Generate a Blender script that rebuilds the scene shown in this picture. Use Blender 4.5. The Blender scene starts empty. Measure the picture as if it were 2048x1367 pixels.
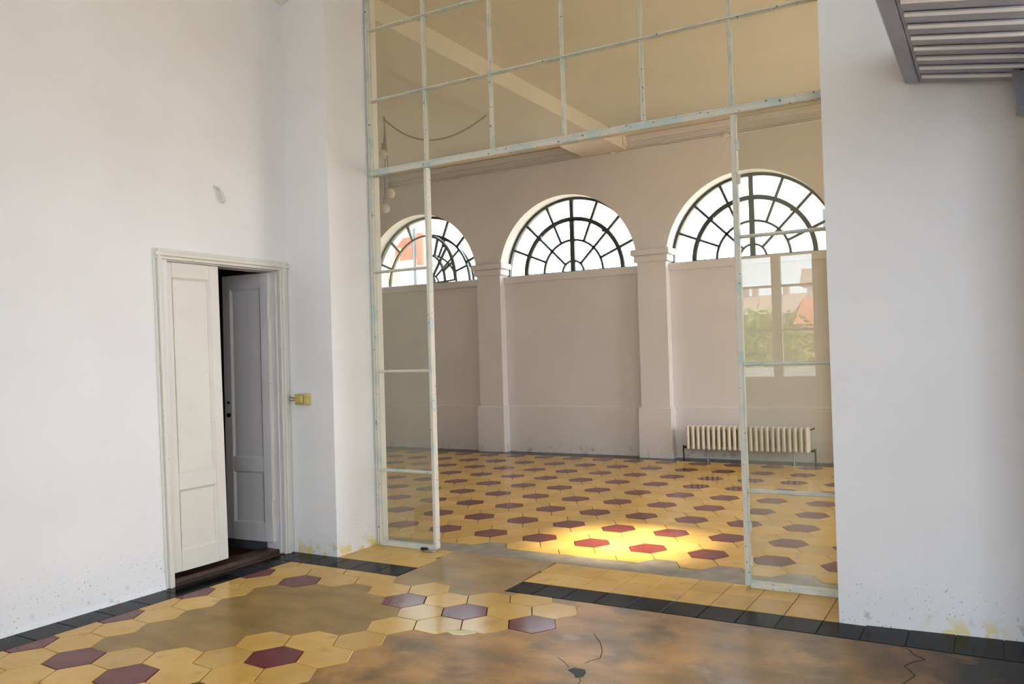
import bpy, math, random
from mathutils import Vector, Matrix
random.seed(7)
S = bpy.context.scene
COL = S.collection

# ------------------------------------------------------------------ camera, world, sun, exposure
F_PX = 1653.22                      # focal length in pixels of the 2048 x 1367 frame
cam_d = bpy.data.cameras.new('camera')
cam_d.sensor_width = 36.0
cam_d.lens = F_PX / 2048 * 36
cam_d.clip_start = 0.05
cam = bpy.data.objects.new('camera', cam_d)
COL.objects.link(cam)
CAM = Vector((0.0, -4.9489, 1.4063))
RT = Vector((0.861846, 0.506357, -0.028694))
UP = Vector((0.033471, -0.000335, 0.999440))
FW = Vector((-0.506064, 0.862324, 0.017237))
cam.matrix_world = Matrix(((RT.x, UP.x, -FW.x, CAM.x), (RT.y, UP.y, -FW.y, CAM.y), (RT.z, UP.z, -FW.z, CAM.z), (0, 0, 0, 1)))
S.camera = cam

W = bpy.data.worlds.new('sky')
S.world = W
W.use_nodes = True
bg = W.node_tree.nodes['Background']
bg.inputs[0].default_value = (0.78, 0.88, 1.0, 1)
bg.inputs[1].default_value = 9.5

sun_d = bpy.data.lights.new('sun', 'SUN')
sun_d.energy = 24.0
sun_d.angle = math.radians(8.0)
sun_d.color = (1.0, 0.88, 0.66)
sun = bpy.data.objects.new('sun', sun_d)
COL.objects.link(sun)
SUN_DIR = Vector((-0.52, 0.0, -0.854)).normalized()
sun.rotation_euler = SUN_DIR.to_track_quat('-Z', 'Y').to_euler()
sun.location = (8, 1, 12)

vs = S.view_settings
vs.view_transform = 'Standard'
vs.look = 'None'
vs.exposure = 0.24
vs.gamma = 1.0
vs.use_curve_mapping = False
S.cycles.use_adaptive_sampling = True
S.cycles.adaptive_threshold = 0.08
S.cycles.max_bounces = 8
S.cycles.diffuse_bounces = 4
S.cycles.glossy_bounces = 4
S.cycles.transparent_max_bounces = 24
S.cycles.sample_clamp_indirect = 8.0
S.cycles.caustics_reflective = False
S.cycles.caustics_refractive = False


def portal(x, y, z, sx, sz, rot):
    d = bpy.data.lights.new('window_portal', 'AREA')
    d.shape = 'RECTANGLE'
    d.size = sx
    d.size_y = sz
    d.cycles.is_portal = True
    o = bpy.data.objects.new('window_portal', d)
    o.location = (x, y, z)
    o.rotation_euler = rot
    COL.objects.link(o)


# ------------------------------------------------------------------ materials
def mat(name, col, rough=0.6, col2=None, scale=6.0, detail=4.0, mix=(0.35, 0.65), bump=0.0, bscale=60.0,
        spec=0.5, metal=0.0, rand=0.0, stretch=None):
    m = bpy.data.materials.new(name)
    m.use_nodes = True
    nt = m.node_tree
    N, L = nt.nodes, nt.links
    b = N['Principled BSDF']
    b.inputs['Roughness'].default_value = rough
    b.inputs['Metallic'].default_value = metal
    b.inputs['Specular IOR Level'].default_value = spec
    b.inputs['Base Color'].default_value = (*col, 1)
    geo = N.new('ShaderNodeNewGeometry')
    out = None
    vec = geo.outputs['Position']
    if stretch:
        mp = N.new('ShaderNodeMapping')
        mp.inputs['Scale'].default_value = stretch
        L.new(vec, mp.inputs['Vector'])
        vec = mp.outputs['Vector']
    if col2:
        n = N.new('ShaderNodeTexNoise')
        n.inputs['Scale'].default_value = scale
        n.inputs['Detail'].default_value = detail
        L.new(vec, n.inputs['Vector'])
        r = N.new('ShaderNodeValToRGB')
        r.color_ramp.elements[0].position = mix[0]
        r.color_ramp.elements[1].position = mix[1]
        r.color_ramp.elements[0].color = (*col, 1)
        r.color_ramp.elements[1].color = (*col2, 1)
        L.new(n.outputs['Fac'], r.inputs['Fac'])
        out = r.outputs['Color']
    if rand:
        oi = N.new('ShaderNodeObjectInfo')
        hsv = N.new('ShaderNodeHueSaturation')
        if out:
            L.new(out, hsv.inputs['Color'])
        else:
            hsv.inputs['Color'].default_value = (*col, 1)
        mr = N.new('ShaderNodeMapRange')
        mr.inputs['To Min'].default_value = 1 - rand
        mr.inputs['To Max'].default_value = 1 + rand
        L.new(oi.outputs['Random'], mr.inputs['Value'])
        L.new(mr.outputs['Result'], hsv.inputs['Value'])
        out = hsv.outputs['Color']
    if out:
        L.new(out, b.inputs['Base Color'])
    if bump:
        n2 = N.new('ShaderNodeTexNoise')
        n2.inputs['Scale'].default_value = bscale
        n2.inputs['Detail'].default_value = 3
        L.new(geo.outputs['Position'], n2.inputs['Vector'])
        bp = N.new('ShaderNodeBump')
        bp.inputs['Strength'].default_value = bump
        bp.inputs['Distance'].default_value = 0.01
        L.new(n2.outputs['Fac'], bp.inputs['Height'])
        L.new(bp.outputs['Normal'], b.inputs['Normal'])
    m['b'] = 1
    return m


def overlay(m, col, scale, lo, hi, zmin=None, zmax=None, box=None, detail=3.0, strength=1.0, soft=0.04):
    """lays a second colour over a material where a noise passes a threshold (stain, chip, speck), optionally only in a height band / box"""
    nt = m.node_tree
    N, L = nt.nodes, nt.links
    b = N['Principled BSDF']
    geo = N.new('ShaderNodeNewGeometry')
    n = N.new('ShaderNodeTexNoise')
    n.inputs['Scale'].default_value = scale
    n.inputs['Detail'].default_value = detail
    L.new(geo.outputs['Position'], n.inputs['Vector'])
    mr = N.new('ShaderNodeMapRange')
    mr.inputs['From Min'].default_value = lo
    mr.inputs['From Max'].default_value = hi
    mr.inputs['To Max'].default_value = strength
    L.new(n.outputs['Fac'], mr.inputs['Value'])
    fac = mr.outputs['Result']
    sx = N.new('ShaderNodeSeparateXYZ')
    L.new(geo.outputs['Position'], sx.inputs[0])

    def band(sock, a, c, soft, fac):
        for edge, sign in ((a, 1), (c, -1)):
            if edge is None:
                continue
            q = N.new('ShaderNodeMapRange')
            q.inputs['From Min'].default_value = edge - sign * soft
            q.inputs['From Max'].default_value = edge + sign * soft
            L.new(sock, q.inputs['Value'])
            mu = N.new('ShaderNodeMath')
            mu.operation = 'MULTIPLY'
            L.new(fac, mu.inputs[0])
            L.new(q.outputs['Result'], mu.inputs[1])
            fac = mu.outputs[0]
        return fac
    if zmin is not None or zmax is not None:
        fac = band(sx.outputs['Z'], zmin, zmax, (zmax or 1) * 0.5, fac)
    if box:
        fac = band(sx.outputs['X'], box[0], box[1], soft, fac)
        fac = band(sx.outputs['Y'], box[2], box[3], soft, fac)
    mx = N.new('ShaderNodeMix')
    mx.data_type = 'RGBA'
    L.new(fac, mx.inputs['Factor'])
    old = b.inputs['Base Color']
    if old.is_linked:
        L.new(old.links[0].from_socket, mx.inputs['A'])
    else:
        mx.inputs['A'].default_value = old.default_value
    mx.inputs['B'].default_value = (*col, 1)
    L.new(mx.outputs['Result'], b.inputs['Base Color'])
    return m


def glass(name, tint, haze, haze_col, refl=1.0):
    m = bpy.data.materials.new(name)
    m.use_nodes = True
    nt = m.node_tree
    N, L = nt.nodes, nt.links
    N.remove(N['Principled BSDF'])
    out = N['Material Output']
    tr = N.new('ShaderNodeBsdfTransparent')
    tr.inputs['Color'].default_value = (*tint, 1)
    gl = N.new('ShaderNodeBsdfGlossy')
    gl.inputs['Roughness'].default_value = 0.0
    gl.inputs['Color'].default_value = (refl, refl, refl, 1)
    fr = N.new('ShaderNodeFresnel')
    gb = N.new('ShaderNodeNewGeometry')
    im = N.new('ShaderNodeMapRange')          # the same reflectance on both faces of the thin pane
    im.inputs['To Min'].default_value = 1.5
    im.inputs['To Max'].default_value = 1 / 1.5
    L.new(gb.outputs['Backfacing'], im.inputs['Value'])
    L.new(im.outputs['Result'], fr.inputs['IOR'])
    mx = N.new('ShaderNodeMixShader')
    L.new(fr.outputs[0], mx.inputs[0])
    last = tr.outputs[0]
    if haze:
        df = N.new('ShaderNodeBsdfDiffuse')
        df.inputs['Color'].default_value = (*haze_col, 1)
        n = N.new('ShaderNodeTexNoise')
        n.inputs['Scale'].default_value = 3.0
        n.inputs['Detail'].default_value = 5
        geo = N.new('ShaderNodeNewGeometry')
        L.new(geo.outputs['Position'], n.inputs['Vector'])
        mr = N.new('ShaderNodeMapRange')
        mr.inputs['From Min'].default_value = 0.3
        mr.inputs['From Max'].default_value = 0.75
        mr.inputs['To Min'].default_value = haze * 0.8
        mr.inputs['To Max'].default_value = haze * 1.25
        L.new(n.outputs['Fac'], mr.inputs['Value'])
        # paint specks on the pane
        n2 = N.new('ShaderNodeTexNoise')
        n2.inputs['Scale'].default_value = 34.0
        n2.inputs['Detail'].default_value = 2
        L.new(geo.outputs['Position'], n2.inputs['Vector'])
        sp = N.new('ShaderNodeMapRange')
        sp.inputs['From Min'].default_value = 0.775
        sp.inputs['From Max'].default_value = 0.80
        sp.inputs['To Max'].default_value = 0.7
        L.new(n2.outputs['Fac'], sp.inputs['Value'])
        ad = N.new('ShaderNodeMath')
        ad.operation = 'MAXIMUM'
        L.new(mr.outputs['Result'], ad.inputs[0])
        L.new(sp.outputs['Result'], ad.inputs[1])
        m2 = N.new('ShaderNodeMixShader')
        L.new(ad.outputs[0], m2.inputs[0])
        L.new(tr.outputs[0], m2.inputs[1])
        L.new(df.outputs[0], m2.inputs[2])
        last = m2.outputs[0]
    L.new(last, mx.inputs[1])
    L.new(gl.outputs[0], mx.inputs[2])
    L.new(mx.outputs[0], out.inputs['Surface'])
    return m


M = {}
M['plaster'] = mat('white_plaster', (0.80, 0.785, 0.785), 0.75, (0.84, 0.83, 0.83), 1.3, 5, bump=0.10, bscale=14)
overlay(M['plaster'], (0.20, 0.17, 0.14), 85, 0.665, 0.70, zmin=None, zmax=0.26, strength=0.85)
overlay(M['plaster'], (0.30, 0.26, 0.20), 14, 0.60, 0.72, zmin=None, zmax=0.07, strength=0.7)
overlay(M['plaster'], (0.76, 0.63, 0.28), 13, 0.50, 0.56, zmin=None, zmax=0.07, box=(-4.7, -4.1, -0.56, 0.1))
overlay(M['plaster'], (0.78, 0.68, 0.34), 10, 0.48, 0.54, zmin=None, zmax=0.060, box=(-0.34, -0.02, -0.6, -0.3))
M['plaster_in'] = mat('warm_plaster', (0.72, 0.67, 0.63), 0.8, (0.76, 0.715, 0.68), 1.1, 5, bump=0.10, bscale=12)
overlay(M['plaster_in'], (0.36, 0.30, 0.24), 10, 0.56, 0.70, zmin=None, zmax=0.10, strength=0.6)
M['ceiling'] = mat('ceiling_plaster', (0.70, 0.62, 0.50), 0.85, (0.74, 0.66, 0.55), 0.9, 4)
M['yellow'] = mat('yellow_cement_tile', (0.62, 0.365, 0.072), 0.17, (0.70, 0.44, 0.120), 3.5, 6, rand=0.10, bump=0.02, bscale=9, spec=0.15)
overlay(M['yellow'], (0.40, 0.23, 0.07), 7, 0.58, 0.75, strength=0.6)
M['red'] = mat('red_cement_tile', (0.130, 0.022, 0.019), 0.16, (0.175, 0.034, 0.027), 6, 5, rand=0.12, bump=0.02, bscale=9, spec=0.15)
M['black'] = mat('black_cement_tile', (0.004, 0.004, 0.005), 0.15, (0.008, 0.008, 0.009), 5, 5, rand=0.15, bump=0.02, bscale=9, spec=0.05)
M['grout'] = mat('dark_joint', (0.030, 0.020, 0.010), 0.9, (0.055, 0.036, 0.016), 8)
M['cement'] = mat('olive_cement', (0.26, 0.160, 0.044), 0.30, (0.41, 0.255, 0.075), 3.2, 10, mix=(0.34, 0.68), bump=0.05, bscale=22, stretch=(1, 1.8, 1), spec=0.12)
overlay(M['cement'], (0.27, 0.205, 0.105), 2.2, 0.52, 0.72, strength=0.4, detail=9)
overlay(M['cement'], (0.10, 0.06, 0.025), 42, 0.69, 0.73, strength=0.7)
M['cement_field'] = mat('stained_brown_cement', (0.27, 0.150, 0.045), 0.30, (0.56, 0.295, 0.085), 2.6, 10, mix=(0.32, 0.68), bump=0.06, bscale=22, stretch=(1, 1.7, 1), spec=0.12)
overlay(M['cement_field'], (0.155, 0.095, 0.040), 3.4, 0.50, 0.66, strength=0.8, detail=10)
overlay(M['cement_field'], (0.52, 0.40, 0.29), 4.6, 0.60, 0.72, strength=0.5, detail=10)
overlay(M['cement_field'], (0.09, 0.055, 0.03), 48, 0.68, 0.72, strength=0.7)
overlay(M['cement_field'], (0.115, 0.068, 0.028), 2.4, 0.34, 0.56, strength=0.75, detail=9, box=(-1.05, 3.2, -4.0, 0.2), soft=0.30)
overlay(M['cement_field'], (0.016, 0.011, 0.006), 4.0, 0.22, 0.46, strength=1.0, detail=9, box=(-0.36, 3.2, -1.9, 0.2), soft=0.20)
M['cement_grey'] = mat('grey_cement', (0.20, 0.165, 0.115), 0.6, (0.29, 0.24, 0.17), 9, 8, bump=0.2, bscale=40)
overlay(M['cement_grey'], (0.55, 0.50, 0.42), 60, 0.68, 0.72)
M['frame'] = mat('chipped_cream_paint', (0.68, 0.66, 0.57), 0.5, (0.52, 0.61, 0.57), 7, 3, mix=(0.5, 0.62), bump=0.2, bscale=70)
overlay(M['frame'], (0.09, 0.075, 0.055), 38, 0.66, 0.70, strength=0.9)
M['glass'] = glass('dusty_glass', (0.90, 0.905, 0.86), 0.085, (0.62, 0.60, 0.46))
M['clear'] = glass('window_glass', (0.97, 0.98, 0.98), 0.0, (1, 1, 1))
M['iron'] = mat('dark_green_iron', (0.030, 0.040, 0.034), 0.45, (0.05, 0.07, 0.055), 20, bump=0.15, bscale=60)
M['door'] = mat('cream_door_paint', (0.70, 0.665, 0.585), 0.45, (0.74, 0.71, 0.63), 3, 4, bump=0.06, bscale=18)
overlay(M['door'], (0.16, 0.12, 0.08), 60, 0.72, 0.75)
M['door_in'] = mat('grey_white_door_paint', (0.66, 0.63, 0.63), 0.4, (0.70, 0.67, 0.67), 3, 4, bump=0.06, bscale=18)
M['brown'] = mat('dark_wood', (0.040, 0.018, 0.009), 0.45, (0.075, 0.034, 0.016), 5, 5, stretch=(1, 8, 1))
M['void'] = mat('shade_grey_plaster', (0.14, 0.14, 0.15), 0.9)  # dark tone stands for the dimness of the room beyond the door
M['brass'] = mat('yellowed_plastic', (0.60, 0.46, 0.13), 0.45, (0.66, 0.55, 0.22), 30)
M['steel'] = mat('worn_steel', (0.45, 0.45, 0.43), 0.35, metal=0.9)
M['black_metal'] = mat('black_metal', (0.012, 0.012, 0.012), 0.5)
M['cable'] = mat('grey_cable', (0.24, 0.21, 0.17), 0.6)
M['bulb'] = mat('frosted_bulb', (0.80, 0.70, 0.58), 0.25)
M['radiator'] = mat('cream_radiator_paint', (0.74, 0.66, 0.52), 0.4, (0.78, 0.70, 0.56), 10)
M['lavender'] = mat('grey_lilac_gloss_paint', (0.25, 0.265, 0.35), 0.30, (0.29, 0.305, 0.39), 9, bump=0.25, bscale=30)
M['lavender_lit'] = mat('lit_board_edge', (0.88, 0.88, 0.92), 0.35)  # pale colour imitates light caught along the board edges
M['chip'] = mat('pale_filler', (0.80, 0.70, 0.42), 0.7)
M['timber'] = mat('white_window_paint', (0.74, 0.73, 0.68), 0.5)
M['rose'] = mat('rose_stucco', (0.50, 0.40, 0.37), 0.9, (0.55, 0.44, 0.40), 0.5)
M['pale'] = mat('pale_stucco', (0.78, 0.74, 0.62), 0.9, (0.82, 0.78, 0.68), 0.5)
M['brick_red'] = mat('red_stucco', (0.36, 0.065, 0.04), 0.9, (0.42, 0.085, 0.055), 0.6)
M['roof'] = mat('terracotta_roof', (0.42, 0.15, 0.09), 0.9, (0.50, 0.20, 0.12), 2)
M['dull_roof'] = mat('faded_roof_tiles', (0.36, 0.27, 0.25), 0.9, (0.42, 0.32, 0.29), 2)
M['cream_wall'] = mat('ochre_stucco', (0.72, 0.56, 0.26), 0.9, (0.76, 0.61, 0.32), 0.6)
M['leaf'] = mat('green_foliage', (0.22, 0.34, 0.06), 0.8, (0.36, 0.48, 0.14), 3, 5)
M['bark'] = mat('bark', (0.09, 0.06, 0.04), 0.9)
M['ground'] = mat('pale_paving', (0.34, 0.33, 0.30), 0.9, (0.40, 0.39, 0.36), 1)
M['pane_dark'] = mat('far_window_glass', (0.05, 0.06, 0.07), 0.15)


# ------------------------------------------------------------------ mesh helpers
class MB:
    def __init__(s):
        s.v = []
        s.f = []

    def add(s, vs_, fs):
        n = len(s.v)
        s.v += [tuple(p) for p in vs_]
        s.f += [tuple(i + n for i in f) for f in fs]
        return s

    def box(s, x0, x1, y0, y1, z0, z1):
        return s.add([(x0, y0, z0), (x1, y0, z0), (x1, y1, z0), (x0, y1, z0), (x0, y0, z1), (x1, y0, z1), (x1, y1, z1), (x0, y1, z1)],
                     [(0, 3, 2, 1), (4, 5, 6, 7), (0, 1, 5, 4), (1, 2, 6, 5), (2, 3, 7, 6), (3, 0, 4, 7)])

    def cbox(s, x0, x1, y0, y1, z0, z1, c=0.006):
        """box with chamfered edges"""
        P = []
        for (ax, bx_, ay, by_, z) in ((x0 + c, x1 - c, y0 + c, y1 - c, z0), (x0, x1, y0, y1, z0 + c), (x0, x1, y0, y1, z1 - c), (x0 + c, x1 - c, y0 + c, y1 - c, z1)):
            k = c if z in (z0 + c, z1 - c) else c * 0.5
            P += [(ax + k, ay, z), (bx_ - k, ay, z), (bx_, ay + k, z), (bx_, by_ - k, z), (bx_ - k, by_, z), (ax + k, by_, z), (ax, by_ - k, z), (ax, ay + k, z)]
        Fc = [tuple(range(7, -1, -1)), tuple(range(24, 32))]
        for r in range(3):
            for i in range(8):
                j = (i + 1) % 8
                Fc.append((r * 8 + i, r * 8 + j, r * 8 + 8 + j, r * 8 + 8 + i))
        return s.add(P, Fc)

    def prism(s, poly, z0, z1, ch=0.0):
        """polygon (ccw in xy) extruded in z with an optional top chamfer"""
        n = len(poly)
        cx = sum(p[0] for p in poly) / n
        cy = sum(p[1] for p in poly) / n
        rings = [[(x, y, z0) for x, y in poly]]
        if ch:
            rings.append([(x, y, z1 - ch * 0.6) for x, y in poly])
            r = []
            for x, y in poly:
                d = math.hypot(x - cx, y - cy) or 1
                k = max(0.0, 1 - ch * 1.3 / d)
                r.append((cx + (x - cx) * k, cy + (y - cy) * k, z1))
            rings.append(r)
        else:
            rings.append([(x, y, z1) for x, y in poly])
        P = [p for r in rings for p in r]
        Fc = [tuple(range(n - 1, -1, -1)), tuple(range((len(rings) - 1) * n, len(rings) * n))]
        for q in range(len(rings) - 1):
            for i in range(n):
                j = (i + 1) % n
                Fc.append((q * n + i, q * n + j, q * n + n + j, q * n + n + i))
        return s.add(P, Fc)

    def prism_xz(s, poly, y0, y1):
        n = len(poly)
        P = [(x, y0, z) for x, z in poly] + [(x, y1, z) for x, z in poly]
        Fc = [tuple(range(n)), tuple(range(2 * n - 1, n - 1, -1))]
        for i in range(n):
            j = (i + 1) % n
            Fc.append((j, i, n + i, n + j))
        return s.add(P, Fc)

    def tube(s, pts, r, n=8):
        pts = [Vector(p) for p in pts]
        R = r if isinstance(r, (list, tuple)) else [r] * len(pts)
        P = []
        Fc = []
        for k, p in enumerate(pts):
            t = (pts[min(k + 1, len(pts) - 1)] - pts[max(k - 1, 0)]).normalized()
            a = t.orthogonal().normalized() if abs(t.z) > 0.9 else t.cross(Vector((0, 0, 1))).normalized()
            b_ = t.cross(a)
            P += [tuple(p + (a * math.cos(2 * math.pi * i / n) + b_ * math.sin(2 * math.pi * i / n)) * R[k]) for i in range(n)]
        for k in range(len(pts) - 1):
            for i in range(n):
                j = (i + 1) % n
                Fc.append((k * n + i, k * n + j, k * n + n + j, k * n + n + i))
        Fc += [tuple(range(n - 1, -1, -1)), tuple(range((len(pts) - 1) * n, len(pts) * n))]
        return s.add(P, Fc)

    def lathe(s, c, prof, n=16):
        """profile of (radius, z) about a vertical axis"""
        P = []
        Fc = []
        for r, z in prof:
            P += [(c[0] + r * math.cos(2 * math.pi * i / n), c[1] + r * math.sin(2 * math.pi * i / n), c[2] + z) for i in range(n)]
        for k in range(len(prof) - 1):
            for i in range(n):
                j = (i + 1) % n
                Fc.append((k * n + i, k * n + j, k * n + n + j, k * n + n + i))
        Fc += [tuple(range(n - 1, -1, -1)), tuple(range((len(prof) - 1) * n, len(prof) * n))]
        return s.add(P, Fc)

    def mesh(s, name, m=None, smooth=False):
        me = bpy.data.meshes.new(name)
        me.from_pydata(s.v, [], s.f)
        me.update()
        if smooth:
            for p in me.polygons:
                p.use_smooth = True
        if m:
            me.materials.append(m)
        return me

    def build(s, name, m, parent=None, smooth=False):
        return link(name, s.mesh(name, m, smooth), parent)


def link(name, data, parent=None, loc=None):
    o = bpy.data.objects.new(name, data)
    COL.objects.link(o)
    if parent:
        o.parent = parent
    if loc is not None:
        o.location = loc
    return o


def tag(o, label, cat=None, group=None, kind=None):
    o['label'] = label
    if cat:
        o['category'] = cat
    if group:
        o['group'] = group
    if kind:
        o['kind'] = kind
    return o


def struct(o, label, cat):
    return tag(o, label, cat, kind='structure')


def empty(name, loc=(0, 0, 0), rz=0.0):
    o = bpy.data.objects.new(name, None)
    o.location = loc
    o.rotation_euler = (0, 0, rz)
    o.empty_display_size = 0.2
    COL.objects.link(o)
    return o


def clip(poly, axis, val, keep_gt):
    out = []
    n = len(poly)
    for i in range(n):
        a, b_ = poly[i], poly[(i + 1) % n]
        ia = (a[axis] > val) == keep_gt
        ib = (b_[axis] > val) == keep_gt
        if ia:
            out.append(a)
        if ia != ib:
            t = (val - a[axis]) / (b_[axis] - a[axis])
            out.append((a[0] + t * (b_[0] - a[0]), a[1] + t * (b_[1] - a[1])))
    return out


def area(p):
    return 0.5 * sum(p[i][0] * p[(i + 1) % len(p)][1] - p[(i + 1) % len(p)][0] * p[i][1] for i in range(len(p)))


# ------------------------------------------------------------------ dimensions (metres)
YW = -0.459          # front face of the wall between the rooms
XL = -4.58           # left wall of the front room
XP = -4.142          # left jamb of the glazed opening
XR = -0.744          # right jamb
XE = 3.3             # right wall of the front room
YB = -8.0            # rear wall of the front room
H1 = 4.95            # front room ceiling
YD = 5.654           # panels of the far wall
YF = 5.514           # face of the far wall
H2 = 4.335           # inner room ceiling
XI0, XI1 = -9.7, 2.6  # inner room

# ================================================================== FRONT ROOM FLOOR
fl = struct(MB().box(XL - 0.02, XE, YB, 0.03, -0.12, -0.009).build('floor', M['cement']), 'worn floor of the front room with hexagonal tiles and cement patches', 'floor')

HX, HYY, HSH = 0.2215, 0.2515, -0.06
CONC = {1: {(-4, -1), (-3, -1), (-2, -1), (-1, -1), (0, -1), (-2, 0), (-4, -2), (-3, -2), (-2, -2), (-1, -2), (0, -2), (-4, -3), (-3, -3),
            (-2, -3), (-1, -3), (-4, -4), (-3, -4), (-2, -4), (-4, -5), (-3, -5)}}
TILE_ROWS = {1: range(-6, 5), 0: range(-6, 5), -1: range(-6, 4), -2: range(-6, 2), -3: range(-6, 2), -4: range(-6, 2), -5: range(-6, 2),
             -6: range(-6, 2), -7: range(-6, 1), -8: range(-6, 0), -9: range(-6, -1)}
NOTILE = CONC[1] | {(-1, 1), (1, 1)}


def hexpoly(cx, cy, sx, w, sh=0.0, dr=0.0, grow=0.0):
    s_ = sx / 1.5 + grow * 1.155
    h_ = w / 2 + grow
    pts = [(s_, 0), (s_ / 2, h_), (-s_ / 2, h_), (-s_, 0), (-s_ / 2, -h_), (s_ / 2, -h_)]
    return [(cx + x + dr * y, cy + y + sh * x) for x, y in pts]


hex_me = {}
for k in ('yellow', 'red'):
    hex_me[k] = MB().prism(hexpoly(0, 0, HX, HYY, HSH, grow=-0.0022), -0.009, 0.0, 0.0022).mesh('hex_tile', M[k])
grout = MB()


def hexcell(i, j):
    x = -3.04 + HX * i
    return x, -1.10 + HSH * (x + 3.04) + HYY * j + (HYY / 2 if i % 2 else 0)


XBL = -4.362         # inner edge of the black border along the left wall


def yfront(x):       # front edge of the black strip
    return -0.692


for j, rng in TILE_ROWS.items():
    for i in rng:
        if (i, j) in NOTILE:
            continue
        cx, cy = hexcell(i, j)
        k = 'red' if i % 2 == 0 and j % 2 == 0 else 'yellow'
        full = hexpoly(cx, cy, HX, HYY, HSH)
        cp = clip(clip(full, 0, XBL, True), 1, yfront(cx), False)
        if len(cp) < 3 or area(cp) < 0.002:
            continue
        grout.prism(clip(clip(hexpoly(cx, cy, HX, HYY, HSH, grow=0.002), 0, XBL - 0.003, True), 1, yfront(cx) + 0.003, False), -0.009, -0.0045)
        if abs(area(cp) - area(full)) < 1e-5:
            link('hex_tile', hex_me[k], fl, (cx, cy, 0))
        else:
            sm = hexpoly(cx, cy, HX, HYY, HSH, grow=-0.0022)
            sm = clip(clip(sm, 0, XBL + 0.001, True), 1, yfront(cx) - 0.001, False)
            if len(sm) > 2:
                MB().prism(sm, -0.009, 0.0, 0.0022).build('hex_tile', M[k], fl)

# cement patches that replace missing tiles
pm = MB()
for (i, j) in sorted(CONC[1]):
    pm.prism(hexpoly(*hexcell(i, j), HX, HYY, HSH, grow=0.0005), -0.0092, -0.0012 - 0.0002 * (i % 2))
tag(pm.build('cement_patch', M['cement'], fl), 'olive cement patch where tiles are missing beside the door')
pm = MB().prism([(-3.412, -0.70), (-2.60, -0.70), (-2.606, -0.50), (-2.635, -0.22), (-2.62, -0.16), (-2.64, 0.032), (-3.478, 0.032), (-3.415, -0.42)], -0.009, -0.0014)
for c_ in ((-1, 1), (1, 1)):
    pm.prism(clip(hexpoly(*hexcell(*c_), HX, HYY, HSH, grow=0.0005), 1, -0.699, False), -0.009, -0.0014)
tag(pm.build('cement_patch', M['cement'], fl), 'cement patch crossing the threshold')
# the bare cement field to the right, with a jagged border along the tiles
SLAB = MB()
for j in range(2, -14, -1):
    for i in range(-6, 16):
        if (i, j) in NOTILE or (j in TILE_ROWS and i in TILE_ROWS[j]):
            continue
        cx, cy = hexcell(i, j)
        if cx > XE - 0.1 or cy < YB + 0.2:
            continue
        cp = clip(hexpoly(cx, cy, HX, HYY, HSH, grow=0.0004), 1, yfront(cx), False)
        if len(cp) > 2 and area(cp) > 1e-4:
            SLAB.prism(clip(cp, 0, XBL, True) if i < -4 else cp, -0.009, -0.0015)
SLAB.prism([(XL, YB), (XE, YB), (XE, -4.2), (XL, -4.2)], -0.009, -0.0016)
SLAB.prism([(0.35, -4.3), (XE, -4.3), (XE, -0.3), (0.35, -0.3)], -0.009, -0.0017)
tag(SLAB.build('cement_field', M['cement_field'], fl), 'bare stained brown cement in the foreground')

# black border strip along the wall line and along the left wall
TX0 = -1.4204


def tile(name, poly, m, g=0.0020, ch=0.002, z=0.0):
    n = len(poly)
    cx = sum(p[0] for p in poly) / n
    cy = sum(p[1] for p in poly) / n
    sh = [(x - g * (1 if x > cx else -1), y - g * (1 if y > cy else -1)) for x, y in poly]
    grout.prism(poly, -0.009, -0.0045)
    return MB().prism(sh, -0.009, z, ch).build(name, m, fl)


for k in range(-16, 9):
    a = max(TX0 + 0.2 * k, XL)
    b_ = min(TX0 + 0.2 * (k + 1), 0.25)
    if b_ - a < 0.02:
        continue
    segs = []
    if a < -3.43:
        segs.append((a, min(b_, -3.412)))
    if b_ > -2.59:
        segs.append((max(a, -2.604), b_))
    for u, w_ in segs:
        if w_ - u > 0.015:
            y1 = YW if u < XR else YW + 0.07 * min(1, (u - XR + 0.2) / 0.8)
            tile('border_tile', [(u, -0.69), (w_, -0.69), (w_, y1), (u, y1)], M['black'])
yy = -0.692
while yy > -4.2:
    tile('border_tile', [(XL, yy - 0.225), (XBL, yy - 0.225), (XBL, yy), (XL, yy)], M['black'])
    yy -= 0.225
# square threshold tiles, two rows
for k in range(-14, 4):
    for r, (ya, yb) in enumerate(((YW, -0.208), (-0.208, 0.030))):
        a = max(TX0 + 0.2 * k, XP)
        b_ = min(TX0 + 0.2 * (k + 1), XR)
        lim_l = -3.425 if r == 0 else -3.465
        lim_r = -2.606 if r == 0 else -2.632
        segs = []
        if a < lim_l - 0.01:
            segs.append((a, min(b_, lim_l)))
        if b_ > lim_r + 0.01:
            segs.append((max(a, lim_r), b_))
        for u, w_ in segs:
            if w_ - u < 0.02:
                continue
            tile('square_tile', [(u, ya), (w_, ya), (w_, yb), (u, yb)], M['yellow'], z=random.uniform(-0.0006, 0.0003))
grout.build('joints', M['grout'], fl)['kind'] = 'stuff'
# broken bits: pale filler, flat black patch for the dark of a hole, cracks
tag(MB().prism([(-2.50, -1.445), (-2.44, -1.47), (-2.39, -1.455), (-2.345, -1.40), (-2.36, -1.375), (-2.41, -1.385), (-2.46, -1.415)], -0.006, 0.0012, 0.001).build('filler', M['chip'], fl), 'pale cream filler in a broken tile edge')
tag(MB().prism([(-1.69, -1.60), (-1.705, -1.635), (-1.66, -1.665), (-1.635, -1.70), (-1.61, -1.675), (-1.618, -1.63), (-1.635, -1.60)][::-1][::-1], -0.006, -0.0004).build('hole_patch', M['black_metal'], fl), 'flat black patch standing for the dark of a small hole in the cement')


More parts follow.
